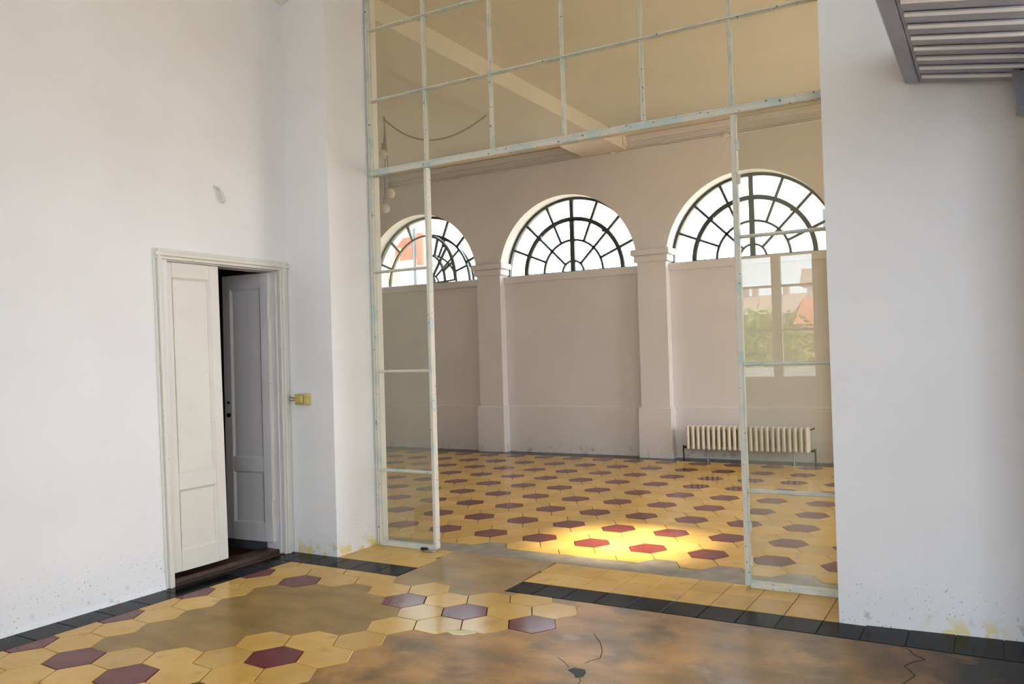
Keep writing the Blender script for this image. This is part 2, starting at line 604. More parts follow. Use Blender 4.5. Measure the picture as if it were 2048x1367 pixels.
def crack(pts, w_=0.004):
    m_ = MB()
    for a, b_ in zip(pts, pts[1:]):
        d = Vector((b_[0] - a[0], b_[1] - a[1], 0)).normalized()
        nx, ny = -d.y * w_ / 2, d.x * w_ / 2
        m_.prism([(a[0] - nx, a[1] - ny), (b_[0] - nx, b_[1] - ny), (b_[0] + nx, b_[1] + ny), (a[0] + nx, a[1] + ny)], -0.006, -0.0009)
    m_.build('crack', M['grout'], fl)


crack([(-1.80, -1.15), (-1.783, -1.174), (-1.72, -1.25), (-1.69, -1.302), (-1.66, -1.36), (-1.634, -1.443), (-1.66, -1.49), (-1.669, -1.53)])
crack([(-1.817, -1.518), (-1.77, -1.55), (-1.713, -1.605)], 0.003)
crack([(-1.625, -1.685), (-1.60, -1.72), (-1.589, -1.79)], 0.003)
crack([(-0.45, -0.69), (-0.40, -0.72), (-0.38, -0.77), (-0.326, -0.828), (-0.37, -0.88), (-0.40, -0.95), (-0.385, -0.969), (-0.35, -1.046), (-0.387, -1.166)], 0.007)
crack([(-2.60, -1.38), (-2.56, -1.42), (-2.52, -1.46)], 0.004)

# ================================================================== INNER ROOM FLOOR
fi = struct(MB().box(XI0, XI1, 0.03, 6.0, -0.12, -0.009).build('floor', M['grout']), 'glossy hexagonal tile floor of the inner room in yellow and dark red', 'floor')
IX = 0.44225 / 2


def irow(q):          # centre of tile row q (tiles grow a little towards the far wall as laid)
    r = q / 2
    return 0.67 + 0.545 * r + 0.0018 * r * r


def ihexpoly(cx, cy, w_, g=0.0):
    return hexpoly(cx, cy, IX, w_, dr=-0.034, grow=g)


cells = []
for q in range(-2, 19):
    for i in range(-40, 24):
        yc = irow(q) if i % 2 == 0 else 0.5 * (irow(q) + irow(q + 1))
        w_ = irow(q + 1) - irow(q) if i % 2 else 0.5 * (irow(q + 1) - irow(q - 1))
        xc = -1.775 + IX * i - 0.034 * (yc - 0.67)
        if xc < XI0 - 0.1 or xc > XI1 + 0.1 or yc > 5.75:
            continue
        cells.append((xc, yc, w_, i, q))


def project(p):
    d = Vector(p) - CAM
    w_ = d.dot(FW)
    return (1024 + F_PX * d.dot(RT) / w_, 683.5 - F_PX * d.dot(UP) / w_)


YS = 0.255            # front edge of the tiles, behind the cement strip
near, far = [], []
drop = [-1.554, -1.996, -3.32, -1.11]
for (xc, yc, w_, i, q) in cells:
    full = ihexpoly(xc, yc, w_)
    cp = clip(full, 1, YS, True)
    if len(cp) < 3 or area(cp) < 0.006:
        continue
    if yc < 0.3 and any(abs(xc - d - 0.012) < 0.05 for d in drop):
        continue
    px, py = project((xc, yc, 0))
    seen = 735 < px < 1690 and py > 880
    (near if seen else far).append((yc, xc, w_, i, q))
near.sort()
for n_, (yc, xc, w_, i, q) in enumerate(near):
    if n_ >= 300:
        far.append((yc, xc, w_, i, q))
        continue
    k = 'red' if i % 2 == 0 and q % 2 == 0 else 'yellow'
    cp = clip(ihexpoly(xc, yc, w_, -0.0022), 1, YS, True)
    MB().prism(cp, -0.009, random.uniform(-0.0004, 0.0002), 0.002).build('hex_tile', M[k], fi)
fm = {'yellow': MB(), 'red': MB()}
for (yc, xc, w_, i, q) in far:
    k = 'red' if i % 2 == 0 and q % 2 == 0 else 'yellow'
    fm[k].prism(clip(ihexpoly(xc, yc, w_, -0.0022), 1, YS, True), -0.009, 0.0, 0.002)
for k in fm:
    o = fm[k].build('far_hex_tiles', M[k], fi)
    o['kind'] = 'stuff'
# cement strip along the threshold, its far edge ragged
edge = []
x = XI0
while x < XI1:
    edge.append((x, 0.262 + random.uniform(-0.02, 0.02)))
    x += 0.11
ip = [(XI0, 0.031), (XI1, 0.031)] + [(px_, py_) for px_, py_ in reversed(edge)]
sm = MB()
for (a, b_) in zip(edge, edge[1:]):
    sm.prism([(a[0], 0.031), (b_[0], 0.031), (b_[0], b_[1] - 0.006), (a[0], a[1] - 0.006)], -0.009, -0.001)
for d in drop:
    sm.prism(clip(ihexpoly(d + 0.012, 0.5 * (irow(-2) + irow(-1)), 0.2725, -0.002), 1, 0.20, True), -0.009, -0.0013)
tag(sm.build('cement_strip', M['cement_grey'], fi), 'rough grey cement strip behind the threshold tiles')
# dark border along the far wall
sm = MB()
for k in range(-48, 14):
    sm.prism([(0.2 * k + 0.001, 5.30), (0.2 * k + 0.199, 5.30), (0.2 * k + 0.199, 5.66), (0.2 * k + 0.001, 5.66)], -0.009, 0.0006)
o = sm.build('border_tiles', M['black'], fi)
o['kind'] = 'stuff'

# ================================================================== WALLS OF THE FRONT ROOM
DY0, DY1, DH = -1.495, -0.545, 2.09       # door opening
w = MB()
w.box(XL - 0.16, XL, YB - 0.2, DY0, -0.1, H1)
w.box(XL - 0.16, XL, DY1, YW, -0.1, H1)
w.box(XL - 0.16, XL, DY0 - 0.0, DY1, DH + 0.02, H1)
wl = struct(w.build('wall_left', M['plaster']), 'white plaster left wall with the double door', 'wall')
# painted skirting coat, a thin rounded band at the wall foot
sk = MB()
prof = [(0.0, 0.125), (0.0015, 0.10), (0.003, 0.06), (0.005, 0.03), (0.013, 0.0)]
for (a, c_), (d, e) in zip(prof, prof[1:]):
    sk.add([(XL + a, -4.6, c_), (XL + a, DY0 - 0.06, c_), (XL + d, DY0 - 0.06, e), (XL + d, -4.6, e)], [(0, 1, 2, 3)])
struct(sk.build('baseboard_left', M['plaster'], None, True), 'uneven white skirting coat at the foot of the left wall', 'baseboard')

w = MB().box(XI0 - 0.3, XP, YW, 0.12, -0.1, H1)
wc = struct(w.build('wall_centre_left', M['plaster']), 'white plaster pier to the left of the glazed screen', 'wall')
w = MB()
w.add([(XR, YW, -0.1), (0.30, YW + 0.085, -0.1), (XE + 0.2, YW + 0.085, -0.1), (XE + 0.2, 0.12, -0.1), (XR, 0.12, -0.1),
       (XR, YW, H1), (0.30, YW + 0.085, H1), (XE + 0.2, YW + 0.085, H1), (XE + 0.2, 0.12, H1), (XR, 0.12, H1)],
      [(0, 1, 6, 5), (1, 2, 7, 6), (2, 3, 8, 7), (3, 4, 9, 8), (4, 0, 5, 9), (5, 6, 7, 8, 9), (4, 3, 2, 1, 0)])
struct(w.build('wall_centre_right', M['plaster']), 'white plaster wall to the right of the glazed screen', 'wall')
struct(MB().box(XP - 0.01, XR + 0.01, YW, 0.12, 4.52, H1).build('wall_centre_top', M['plaster']), 'white plaster lintel above the glazed screen', 'wall')

struct(MB().box(0.16, 0.34, -1.15, YW + 0.06, -0.1, H1).build('wall_shade_stub', M['plaster']), 'unseen white cross wall added to shade the right corner', 'wall')  # out of view, added to darken the wall and floor at the right
# rear wall with tall casement windows (one mirrored in the glass) and the right wall; the unmirrored windows are unseen, added for light
RW = [(-3.50, -2.32), (-1.75, -0.57), (0.4, 3.0)]  # last two are unseen windows added for light
ZW0, ZW1 = 0.93, 2.88
w = MB()
xs = [XL - 0.16] + [e for r in RW for e in r] + [XE + 0.2]
for k in range(0, len(xs), 2):
    w.box(xs[k], xs[k + 1], YB - 0.3, YB, -0.1, H1)
for a, b_ in RW:
    w.box(a, b_, YB - 0.3, YB, -0.1, ZW0 if a < 0 else 0.3)
    w.box(a, b_, YB - 0.3, YB, ZW1 if a < 0 else 4.2, H1)
struct(w.build('wall_rear', M['plaster']), 'white plaster rear wall with casement windows, two of them added for light', 'wall')
RS = [(-2.9, -0.85)]  # unseen window added to light the left wall and jamb
w = MB()
ys = [YB] + [e for r in RS for e in r] + [YW + 0.085]
for k in range(0, len(ys), 2):
    w.box(XE, XE + 0.3, ys[k], ys[k + 1], -0.1, H1)
for a, b_ in RS:
    w.box(XE, XE + 0.3, a, b_, -0.1, 0.5)
    w.box(XE, XE + 0.3, a, b_, 2.9, H1)
struct(w.build('wall_right', M['plaster']), 'white plaster right wall with an unseen window added for light', 'wall')
struct(MB().box(XL - 0.16, XE + 0.3, YB - 0.3, 0.12, H1, H1 + 0.15).build('ceiling', M['plaster']), 'white plaster ceiling of the front room', 'ceiling')
for a, b_ in RW:
    za, zb = (ZW0, ZW1) if a < 0 else (0.3, 4.2)
    portal((a + b_) / 2, YB - 0.32, (za + zb) / 2, b_ - a, zb - za, (math.radians(90), 0, 0))
for a, b_ in RS:
    portal(XE + 0.32, (a + b_) / 2, 1.7, 2.4, b_ - a, (0, math.radians(90), 0))


def casement_window(n, x0, x1, z0, z1, y, label):
    t = struct(empty('window_%d' % n, ((x0 + x1) / 2, y, z0)), label, 'window')
    mid = (x0 + x1) / 2
    ox, oz = mid, z0

    def bx(name, a, b_, ya, yb, c_, d, m, par=t):
        o = MB().cbox(a - ox, b_ - ox, ya, yb, c_ - oz, d - oz, 0.004).build(name, m, par)
        return o
    bx('window_frame', x0, x0 + 0.05, -0.05, 0.05, z0, z1, M['timber'])
    bx('window_frame', x1 - 0.05, x1, -0.05, 0.05, z0, z1, M['timber'])
    bx('window_frame', x0 + 0.05, x1 - 0.05, -0.05, 0.05, z1 - 0.05, z1, M['timber'])
    bx('window_frame', x0 + 0.05, x1 - 0.05, -0.05, 0.05, z0, z0 + 0.05, M['timber'])
    bx('mullion', mid - 0.07, mid + 0.07, -0.04, 0.045, z0 + 0.05, z1 - 0.05, M['timber'])
    zs = [z0 + 0.05, 1.69, 2.37, z1 - 0.05]
    for a, b_ in ((x0 + 0.05, mid - 0.07), (mid + 0.07, x1 - 0.05)):
        for zz in zs[1:-1]:
            bx('glazing_bar', a, b_, -0.03, 0.035, zz - 0.018, zz + 0.018, M['timber'])
        for c_, d in zip(zs, zs[1:]):
            o = MB().box(a - ox, b_ - ox, -0.002, 0.002, c_ - oz + 0.004, d - oz - 0.004).build('pane', M['clear'], t)
    return t


wn = 1
for k, (a, b_) in enumerate(RW):
    casement_window(wn, a, b_, ZW0 if a < 0 else 0.3, ZW1 if a < 0 else 4.2, YB - 0.12, ['white casement window mirrored in the right glass panel', 'unseen casement window added for light in the middle of the rear wall', 'wide unseen casement window added for light near the right end of the rear wall'][k])
    wn += 1

# the dark room behind the door
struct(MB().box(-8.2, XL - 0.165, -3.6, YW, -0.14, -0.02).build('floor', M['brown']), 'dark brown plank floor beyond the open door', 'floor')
plank_par = bpy.data.objects['floor.002']
for k in range(14):
    xa = -4.77 - 0.16 * (k + 1)
    MB().prism([(xa + 0.003, -3.5), (xa + 0.157, -3.5), (xa + 0.157, -0.5), (xa + 0.003, -0.5)], -0.02, -0.008, 0.003).build('plank', M['brown'], plank_par)
w = MB().box(-8.3, -8.2, -3.6, YW - 0.03, -0.1, 2.9).box(-8.2, XL - 0.165, YW - 0.03, YW - 0.002, -0.02, 2.6)  # second box is a dark sheet over the pier, standing for shade
w.box(-8.3, XL - 0.16, -3.7, -3.6, -0.1, 2.9)
struct(w.build('wall_beyond_door', M['void']), 'wall of the room beyond the open door, coloured dark for its dimness', 'wall')
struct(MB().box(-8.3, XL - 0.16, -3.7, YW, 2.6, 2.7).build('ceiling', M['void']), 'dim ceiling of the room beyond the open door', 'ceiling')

# ================================================================== INNER ROOM SHELL
R_A = 1.083
ZS = 2.587
ARCH = [-5.235 + 2.568 * k for k in range(-1, 4)]  # last two arches are unseen, added to bring light from the right
XA0, XA1 = XI0, XI1 + 0.0
w = MB()
YO = 6.02
ZT_ = H2 + 0.2


def quad(a, b_, c_, d):
    w.add([a, b_, c_, d], [(0, 1, 2, 3)])


xcur = XA0 - 0.3
NS = 40
for c_ in ARCH:
    xa, xb = c_ - R_A, c_ + R_A
    xb_ = min(xb, XA1 + 0.3)
    # pilaster part of the wall, down to the floor
    quad((xcur, YF, -0.1), (xa, YF, -0.1), (xa, YF, ZT_), (xcur, YF, ZT_))
    quad((xa, YO, -0.1), (xcur, YO, -0.1), (xcur, YO, ZT_), (xa, YO, ZT_))
    quad((xa, YF, -0.1), (xa, YO, -0.1), (xa, YO, ZS), (xa, YF, ZS))
    quad((xb, YO, -0.1), (xb, YF, -0.1), (xb, YF, ZS), (xb, YO, ZS))
    pts = [(c_ - R_A * math.cos(math.pi * k / NS), ZS + R_A * math.sin(math.pi * k / NS)) for k in range(NS + 1)]
    for (x1, z1), (x2, z2) in zip(pts, pts[1:]):
        quad((x1, YF, z1), (x2, YF, z2), (x2, YF, ZT_), (x1, YF, ZT_))
        quad((x2, YO, z2), (x1, YO, z1), (x1, YO, ZT_), (x2, YO, ZT_))
        quad((x1, YF, z1), (x1, YO, z1), (x2, YO, z2), (x2, YF, z2))
    xcur = xb
if xcur < XA1 + 0.3:
    quad((xcur, YF, -0.1), (XA1 + 0.3, YF, -0.1), (XA1 + 0.3, YF, ZT_), (xcur, YF, ZT_))
    quad((XA1 + 0.3, YO, -0.1), (xcur, YO, -0.1), (xcur, YO, ZT_), (XA1 + 0.3, YO, ZT_))
wf = struct(w.build('wall_far', M['plaster_in']), 'arcaded far wall of the inner room with arched windows', 'wall')
for c_ in ARCH:
    a, b_ = c_ - R_A, c_ + R_A
    MB().box(a, b_, YD, YO - 0.01, -0.1, ZS - 0.03).build('infill_panel', M['plaster_in'], wf)
    # dado, slightly proud with a sloped top
    MB().add([(a, YD - 0.022, -0.05), (b_, YD - 0.022, -0.05), (b_, YD - 0.022, 0.662), (a, YD - 0.022, 0.662), (b_, YD, 0.684), (a, YD, 0.684)],
             [(0, 1, 2, 3), (3, 2, 4, 5)]).build('dado', M['plaster_in'], wf)
    # sill band
    MB().cbox(a, b_, YD - 0.03, YO + 0.04, 2.482, ZS, 0.008).build('window_sill', M['plaster_in'], wf)
for k in range(len(ARCH) + 1):
    xa = (ARCH[k - 1] + R_A) if k else XI0
    xb = (ARCH[k] - R_A) if k < len(ARCH) else XI1
    if xb - xa < 0.05:
        continue
    e0 = 0.07
    MB().cbox(xa - 0.045, xb + 0.03, YF - 0.03, YD, -0.05, 0.672, 0.012).build('plinth', M['plaster_in'], wf)
    cp = MB().cbox(xa - e0, xb + e0, YF - e0, 5.745, 2.702, 2.786, 0.01).build('capital', M['plaster_in'], wf)
    MB().cbox(xa - 0.035, xb + 0.035, YF - 0.035, 5.735, 2.612, 2.702, 0.008).build('lower_moulding', M['plaster_in'], cp)
# cornice lines and conduits near the ceiling
MB().cbox(XI0, XI1, YF - 0.05, YF, 4.255, H2, 0.01).build('cornice', M['plaster_in'], wf)
MB().cbox(XI0, XI1, YF - 0.02, YF, 4.185, 4.205, 0.004).build('moulding', M['plaster_in'], wf)
MB().tube([(XI0, YF - 0.012, 4.137), (XI1, YF - 0.012, 4.142)], 0.012, 8).build('conduit', M['plaster_in'], wf)
MB().tube([(-8.3, YF - 0.012, 4.165), (XI1, YF - 0.012, 4.168)], 0.008, 8).build('conduit', M['plaster_in'], wf)
for xx in (-4.45, -2.9, -6.2):
    MB().cbox(xx - 0.03, xx + 0.03, YF - 0.03, YF, 4.115, 4.16, 0.006).build('conduit_clip', M['plaster_in'], wf)

# end walls; the right one gets an added window
def end_wall(xa, xb, wins, z0, z1):
    w_ = MB()
    ys_ = [0.12] + [e for q_ in wins for e in q_] + [YO]
    for k_ in range(0, len(ys_), 2):
        w_.box(xa, xb, ys_[k_], ys_[k_ + 1], -0.1, ZT_)
    for (p_, q_) in wins:
        w_.box(xa, xb, p_, q_, -0.1, z0)
        w_.box(xa, xb, p_, q_, z1, ZT_)
        portal(xb + 0.01 if xa > 0 else xa - 0.01, (p_ + q_) / 2, (z0 + z1) / 2, z1 - z0, q_ - p_, (0, math.radians(90 if xa > 0 else -90), 0))
    return w_


struct(end_wall(XI0 - 0.3, XI0, [], 0.9, 3.6).build('wall_inner_left', M['plaster_in']), 'left end wall of the inner room', 'wall')
w = end_wall(XI1, XI1 + 0.2, [(2.2, 5.2)], 0.5, 3.0)  # unseen window added to brighten the inner room
struct(w.build('wall_inner_right', M['plaster_in']), 'right end wall of the inner room with an unseen window added for light', 'wall')
KX0, KX1, KY0, KY1 = -0.14, 0.66, 0.36, 1.16     # unseen roof opening, added to shape the sun patch
w = MB().box(XI0 - 0.3, KX0, 0.121, YO, H2, H2 + 0.2).box(KX1, XI1 + 0.3, 0.121, YO, H2, H2 + 0.2)
w.box(KX0, KX1, 0.121, KY0, H2, H2 + 0.2).box(KX0, KX1, KY1, YO, H2, H2 + 0.2)
ci = struct(w.build('ceiling', M['ceiling']), 'flat cream ceiling of the inner room with a broad beam and an opening added for the sun patch', 'ceiling')
MB().box(-4.897, -4.25, 0.12, YF, 4.152, H2 + 0.01).build('beam', M['ceiling'], ci)
MB().box(-4.36, -4.235, YF - 0.14, YF, 4.195, H2 + 0.01).build('beam_corbel', M['ceiling'], ci)

# ------------------------------------------------------------------ arched fanlight windows
YWIN = 5.78
RF = 1.068
R2, R3, R4 = 0.772, 0.47, 0.17


def ring(mb, r, a0, a1, wd, dp, n=24, y=0.0):
    P = []
    for k in range(n + 1):
        a = a0 + (a1 - a0) * k / n
        for (dr, dy) in ((-wd / 2, -dp / 2), (wd / 2, -dp / 2), (wd / 2, dp / 2), (-wd / 2, dp / 2)):
            P.append(((r + dr) * math.cos(a), y + dy, (r + dr) * math.sin(a)))
    Fc = []
    for k in range(n):
        for i in range(4):
            j = (i + 1) % 4
            Fc.append((k * 4 + i, k * 4 + j, k * 4 + 4 + j, k * 4 + 4 + i))
    Fc += [(3, 2, 1, 0), (n * 4, n * 4 + 1, n * 4 + 2, n * 4 + 3)]
    mb.add(P, Fc)


def spoke(mb, a, r0, r1, wd, dp):
    c_, s_ = math.cos(a), math.sin(a)
    P = []
    for r in (r0, r1):
        for (t_, dy) in ((-wd / 2, -dp / 2), (wd / 2, -dp / 2), (wd / 2, dp / 2), (-wd / 2, dp / 2)):
            P.append((r * c_ - t_ * s_, dy, r * s_ + t_ * c_))
    mb.add(P, [(0, 1, 2, 3), (7, 6, 5, 4), (0, 4, 5, 1), (1, 5, 6, 2), (2, 6, 7, 3), (3, 7, 4, 0)])


def sector(r0, r1, a0, a1, n=4):
    mb = MB()
    P = []
    for y in (-0.002, 0.002):
        for r in (r0, r1):
            for k in range(n + 1):
                a = a0 + (a1 - a0) * k / n
                P.append((r * math.cos(a), y, r * math.sin(a)))
    m_ = n + 1
    Fc = []
    for k in range(n):
        Fc.append((k, k + 1, m_ + k + 1, m_ + k))
        Fc.append((2 * m_ + k + 1, 2 * m_ + k, 3 * m_ + k, 3 * m_ + k + 1))
    return mb.add(P, Fc)


PI = math.pi
pane_me = {}
for k in range(8):
    pane_me['o', k] = sector(R2, RF, PI * k / 8, PI * (k + 1) / 8).mesh('pane', M['clear'])
    pane_me['m', k] = sector(R3, R2, PI * k / 8, PI * (k + 1) / 8).mesh('pane', M['clear'])
for k in range(4):
    pane_me['i', k] = sector(R4, R3, PI * k / 4, PI * (k + 1) / 4).mesh('pane', M['clear'])
for k in range(2):
    pane_me['h', k] = sector(0.02, R4, PI * k / 2, PI * (k + 1) / 2).mesh('pane', M['clear'])
m_ = MB()
ring(m_, RF, 0, PI, 0.045, 0.06, 40)
ring(m_, R2 + 0.014, 0, PI, 0.030, 0.045, 32)
for k in range(1, 8):
    spoke(m_, PI * k / 8, R2 + 0.01, RF, 0.034 if k != 4 else 0.055, 0.035)
m_.box(-RF, RF, -0.025, 0.025, -0.012, 0.018)
FIX_ME = m_.mesh('window_frame', M['iron'])


def casement_mesh(a0, side):
    c_ = MB()
    ring(c_, R2 - 0.012, a0, a0 + PI / 2, 0.034, 0.04, 20)
    ring(c_, R3, a0, a0 + PI / 2, 0.030, 0.032, 14)
    ring(c_, R4, a0, a0 + PI / 2, 0.026, 0.032, 8)
    for k in (1, 2, 3):
        spoke(c_, a0 + PI * k / 8, R3 if k != 2 else R4, R2, 0.031, 0.032)
    s_ = 1 if side == 'r' else -1
    c_.box(min(0, s_ * 0.034), max(0, s_ * 0.034), -0.02, 0.02, 0.0, R2)
    c_.box(min(0, s_ * R2), max(0, s_ * R2), -0.016, 0.016, 0.0, 0.024)
    c_.box(s_ * 0.50 - 0.012, s_ * 0.50 + 0.012, -0.06, -0.01, 0.535, 0.575)
    return c_.mesh('casement', M['iron'])


CM = {'r': casement_mesh(0, 'r'), 'l': casement_mesh(PI / 2, 'l')}
WL = ['arched fanlight with one casement swung open, leftmost of the far wall', 'closed arched fanlight window in the middle of the far wall',
      'closed arched fanlight above the cream radiator', 'unseen arched fanlight added for light behind the right wall', 'unseen arched fanlight added for light at the right end of the inner room']
for n_, c_ in enumerate(ARCH):
    t = struct(empty('window_%d' % wn, (c_, YWIN, ZS)), WL[n_], 'window')
    wn += 1
    link('window_frame', FIX_ME, t)
    for k in range(8):
        link('pane', pane_me['o', k], t)
    for side in ('r', 'l'):
        cs = link('casement', CM[side], t)
        if n_ == 0:
            cs.rotation_euler = (0, 0, math.radians(-22 if side == 'r' else -166))
        rng = range(0, 4) if side == 'r' else range(4, 8)
        for k in rng:
            link('pane', pane_me['m', k], cs)
        for k in ((0, 1) if side == 'r' else (2, 3)):
            link('pane', pane_me['i', k], cs)
        link('pane', pane_me['h', 0 if side == 'r' else 1], cs)
    portal(c_, YO + 0.02, ZS + 0.54, 2.16, 1.08, (math.radians(-90), 0, 0))

# ================================================================== GLAZED SCREEN
gs = tag(empty('glazed_screen', ((XP + XR) / 2, 0.0, 0.0)), 'steel framed glazed screen with chipped cream paint between the two rooms', 'partition')
OX = (XP + XR) / 2
ZT = 2.842
ZR = [2.842, 3.399, 3.948, 4.50]
XC = [XP, -3.592, -3.018, -2.453, -1.894, -1.328, XR]
ZL = [0.03, 0.568, 1.319, 2.080, ZT]


def gbar(name, x0, x1, z0, z1, y0=-0.022, y1=0.022, rebate=True):
    mb = MB().cbox(x0 - OX, x1 - OX, y0 * 0.45, y1, z0, z1, 0.002)
    cx, cz = (x0 + x1) / 2 - OX, (z0 + z1) / 2
    if x1 - x0 > z1 - z0:      # horizontal T-bar
        mb.cbox(x0 - OX, x1 - OX, y0, 0.0, cz - 0.005, cz + 0.005, 0.0015)
    else:
        mb.cbox(cx - 0.005, cx + 0.005, y0, 0.0, z0, z1, 0.0015)
    return mb.build(name, M['frame'], gs)


# outer stiles
gbar('stile', XP, XP + 0.035, 0.0, 4.52)
gbar('stile', XR - 0.03, XR, 0.0, 4.52)
# main transom
MB().cbox(XP + 0.036 - OX, XR - 0.031 - OX, -0.035, 0.03, ZT - 0.027, ZT + 0.008, 0.003).cbox(XP + 0.036 - OX, XR - 0.031 - OX, -0.02, 0.02, ZT + 0.008, ZT + 0.026, 0.003).build('transom', M['frame'], gs)
gbar('transom', XP + 0.036, XR - 0.031, 4.495, 4.52)
# vertical glazing bars of the upper lights
for x_ in XC[1:-1]:
    for a, b_ in zip(ZR, ZR[1:]):
        gbar('glazing_bar', x_ - 0.011, x_ + 0.011, a + (0.028 if a == ZT else 0.009), b_ - 0.009)
for z_ in ZR[1:-1]:
    for a, b_ in zip(XC, XC[1:]):
        gbar('glazing_bar', a + (0.036 if a == XP else 0.0), b_ - (0.031 if b_ == XR else 0.0), z_ - 0.009, z_ + 0.009)
# side lights: inner stiles, rails
SL = [(XP + 0.036, -3.605), (-1.305, XR - 0.031)]
MB().cbox(-3.605 - OX, -3.578 - OX, -0.026, 0.026, 0.012, ZT - 0.028, 0.003).build('stile', M['frame'], gs)
MB().cbox(-1.336 - OX, -1.305 - OX, -0.026, 0.026, 0.012, ZT - 0.028, 0.003).build('stile', M['frame'], gs)
for a, b_ in SL:
    for z_ in ZL[1:-1]:
        gbar('glazing_bar', a, b_, z_ - 0.010, z_ + 0.010)
    MB().cbox(a - OX, b_ - OX, -0.03, 0.03, -0.001, 0.034, 0.004).build('bottom_rail', M['frame'], gs)
    for c_, d in zip(ZL, ZL[1:]):
        MB().box(a - OX + 0.001, b_ - OX - 0.001, -0.0015, 0.0015, c_ + 0.006, d - 0.028 if d == ZT else d - 0.010).build('glass_pane', M['glass'], gs)
for a, b_ in zip(XC, XC[1:]):
    for c_, d in zip(ZR, ZR[1:]):
        MB().box(a - OX + (0.036 if a == XP else 0.012), b_ - OX - (0.031 if b_ == XR else 0.012), -0.0015, 0.0015, c_ + (0.027 if c_ == ZT else 0.010), d - 0.010).build('glass_pane', M['glass'], gs)
# old door hinges on the right stile and the floor bolt at the left stile
for z_ in (2.62, 2.42, 0.36, 0.16):
    MB().cbox(-1.303 - OX, -1.283 - OX, -0.036, -0.020, z_ - 0.03, z_ + 0.03, 0.003).build('hinge', M['frame'], gs)
MB().cbox(-3.66 - OX, -3.575 - OX, -0.075, -0.028, 0.0, 0.010, 0.002).build('floor_bolt', M['steel'], gs)
MB().cbox(-3.70 - OX, -3.645 - OX, -0.058, -0.034, 0.006, 0.024, 0.003).build('bolt_catch', M['black_metal'], gs)

# ================================================================== DOUBLE DOOR
dr_ = struct(empty('door_1', (XL, (DY0 + DY1) / 2, 0)), 'cream painted double door with its right leaf ajar', 'door')
DYC = (DY0 + DY1) / 2


def lean(me, k=-0.018, y_lim=None):
    """old joinery leaning slightly out of plumb"""
    for v_ in me.vertices:
        f_ = 1.0 if y_lim is None else max(0.0, min(1.0, (y_lim - v_.co.y) / 0.9))
        v_.co.y += k * v_.co.z * f_


def dpart(name, mb, m, par=None, k=0.0):
    me = mb.mesh(name, m)
    for v_ in me.vertices:
        v_.co.x -= XL
        v_.co.y -= DYC
    if k:
        lean(me, k)
    return link(name, me, par or dr_)


# architrave: three stepped strips per side
def arch_strip(side):
    mb = MB()
    if side == 'left':
        for (a, b_, p) in ((-0.058, -0.040, 0.012), (-0.040, -0.018, 0.030), (-0.018, 0.0, 0.020)):
            mb.cbox(XL - 0.02, XL + p, DY0 + a, DY0 + b_, 0.0, DH + 0.065, 0.003)
        return dpart('architrave', mb, M['door'], k=-0.022)
    if side == 'right':
        for (a, b_, p) in ((0.0, 0.022, 0.020), (0.022, 0.048, 0.030), (0.048, 0.084, 0.014)):
            mb.cbox(XL - 0.02, XL + p, DY1 + a, DY1 + b_, 0.0, DH + 0.065, 0.003)
        return dpart('architrave', mb, M['door'])
    for (a, b_, p) in ((0.0, 0.020, 0.020), (0.020, 0.046, 0.032), (0.046, 0.066, 0.016)):
        mb.cbox(XL - 0.02, XL + p + 0.001, DY0 - 0.102, DY1 + 0.084, DH + a, DH + b_, 0.003)
    return dpart('architrave', mb, M['door'])


for s_ in ('left', 'right', 'top'):
    arch_strip(s_)
# lining of the opening
dpart('lining', MB().box(XL - 0.16, XL - 0.02, DY1 - 0.012, DY1 + 0.002, 0.0, DH), M['door_in'])
dpart('lining', MB().box(XL - 0.16, XL - 0.02, DY0 - 0.002, DY0 + 0.010, 0.0, DH), M['door_in'], k=-0.018)
dpart('lining', MB().box(XL - 0.16, XL - 0.02, DY0, DY1, DH - 0.006, DH + 0.02), M['door_in'])
dpart('threshold', MB().cbox(XL - 0.17, XL - 0.035, DY0, DY1, -0.03, 0.035, 0.006), M['brown'])
dpart('threshold_edge', MB().cbox(XL - 0.034, XL + 0.004, DY0, DY1, -0.009, 0.006, 0.003), M['brown'])


def leaf(mb_y0, mb_y1, z0, z1, x0, x1, panels, m, name='leaf', k=0.0, par=None):
    """stile-and-rail leaf: face frame around recessed panels; returns leaf, panels are sub-parts"""
    y0, y1 = mb_y0, mb_y1
    st = 0.078
    mb = MB()
    mb.cbox(x0, x1, y0, y0 + st, z0, z1, 0.003)
    mb.cbox(x0, x1, y1 - st, y1, z0, z1, 0.003)
    zs = [z0] + [v_ for p in panels for v_ in p] + [z1]
    for a, b_ in zip(zs[::2], zs[1::2]):
        mb.box(x0 + 0.0005, x1 - 0.0005, y0 + st, y1 - st, a, b_)
    # panel mouldings: sloped lip
    for (a, b_) in panels:
        ya, yb = y0 + st, y1 - st
        for xs_, sgn in ((x1, -1), (x0, 1)):
            d = 0.012 * sgn
            e = 0.016
            P = [(xs_, ya, a), (xs_, yb, a), (xs_, yb, b_), (xs_, ya, b_), (xs_ + d, ya + e, a + e), (xs_ + d, yb - e, a + e), (xs_ + d, yb - e, b_ - e), (xs_ + d, ya + e, b_ - e)]
            mb.add(P, [(0, 1, 5, 4), (1, 2, 6, 5), (2, 3, 7, 6), (3, 0, 4, 7)])
    lf = dpart(name, mb, m, k=k)
    for (a, b_) in panels:
        pm_ = MB().box(x0 + 0.0135, x1 - 0.0135, y0 + st + 0.002, y1 - st - 0.002, a + 0.002, b_ - 0.002)
        me = pm_.mesh('panel', m)
        for v_ in me.vertices:
            v_.co.x -= XL
            v_.co.y -= DYC
        if k:
            lean(me, k)
        link('panel', me, lf)
    return lf


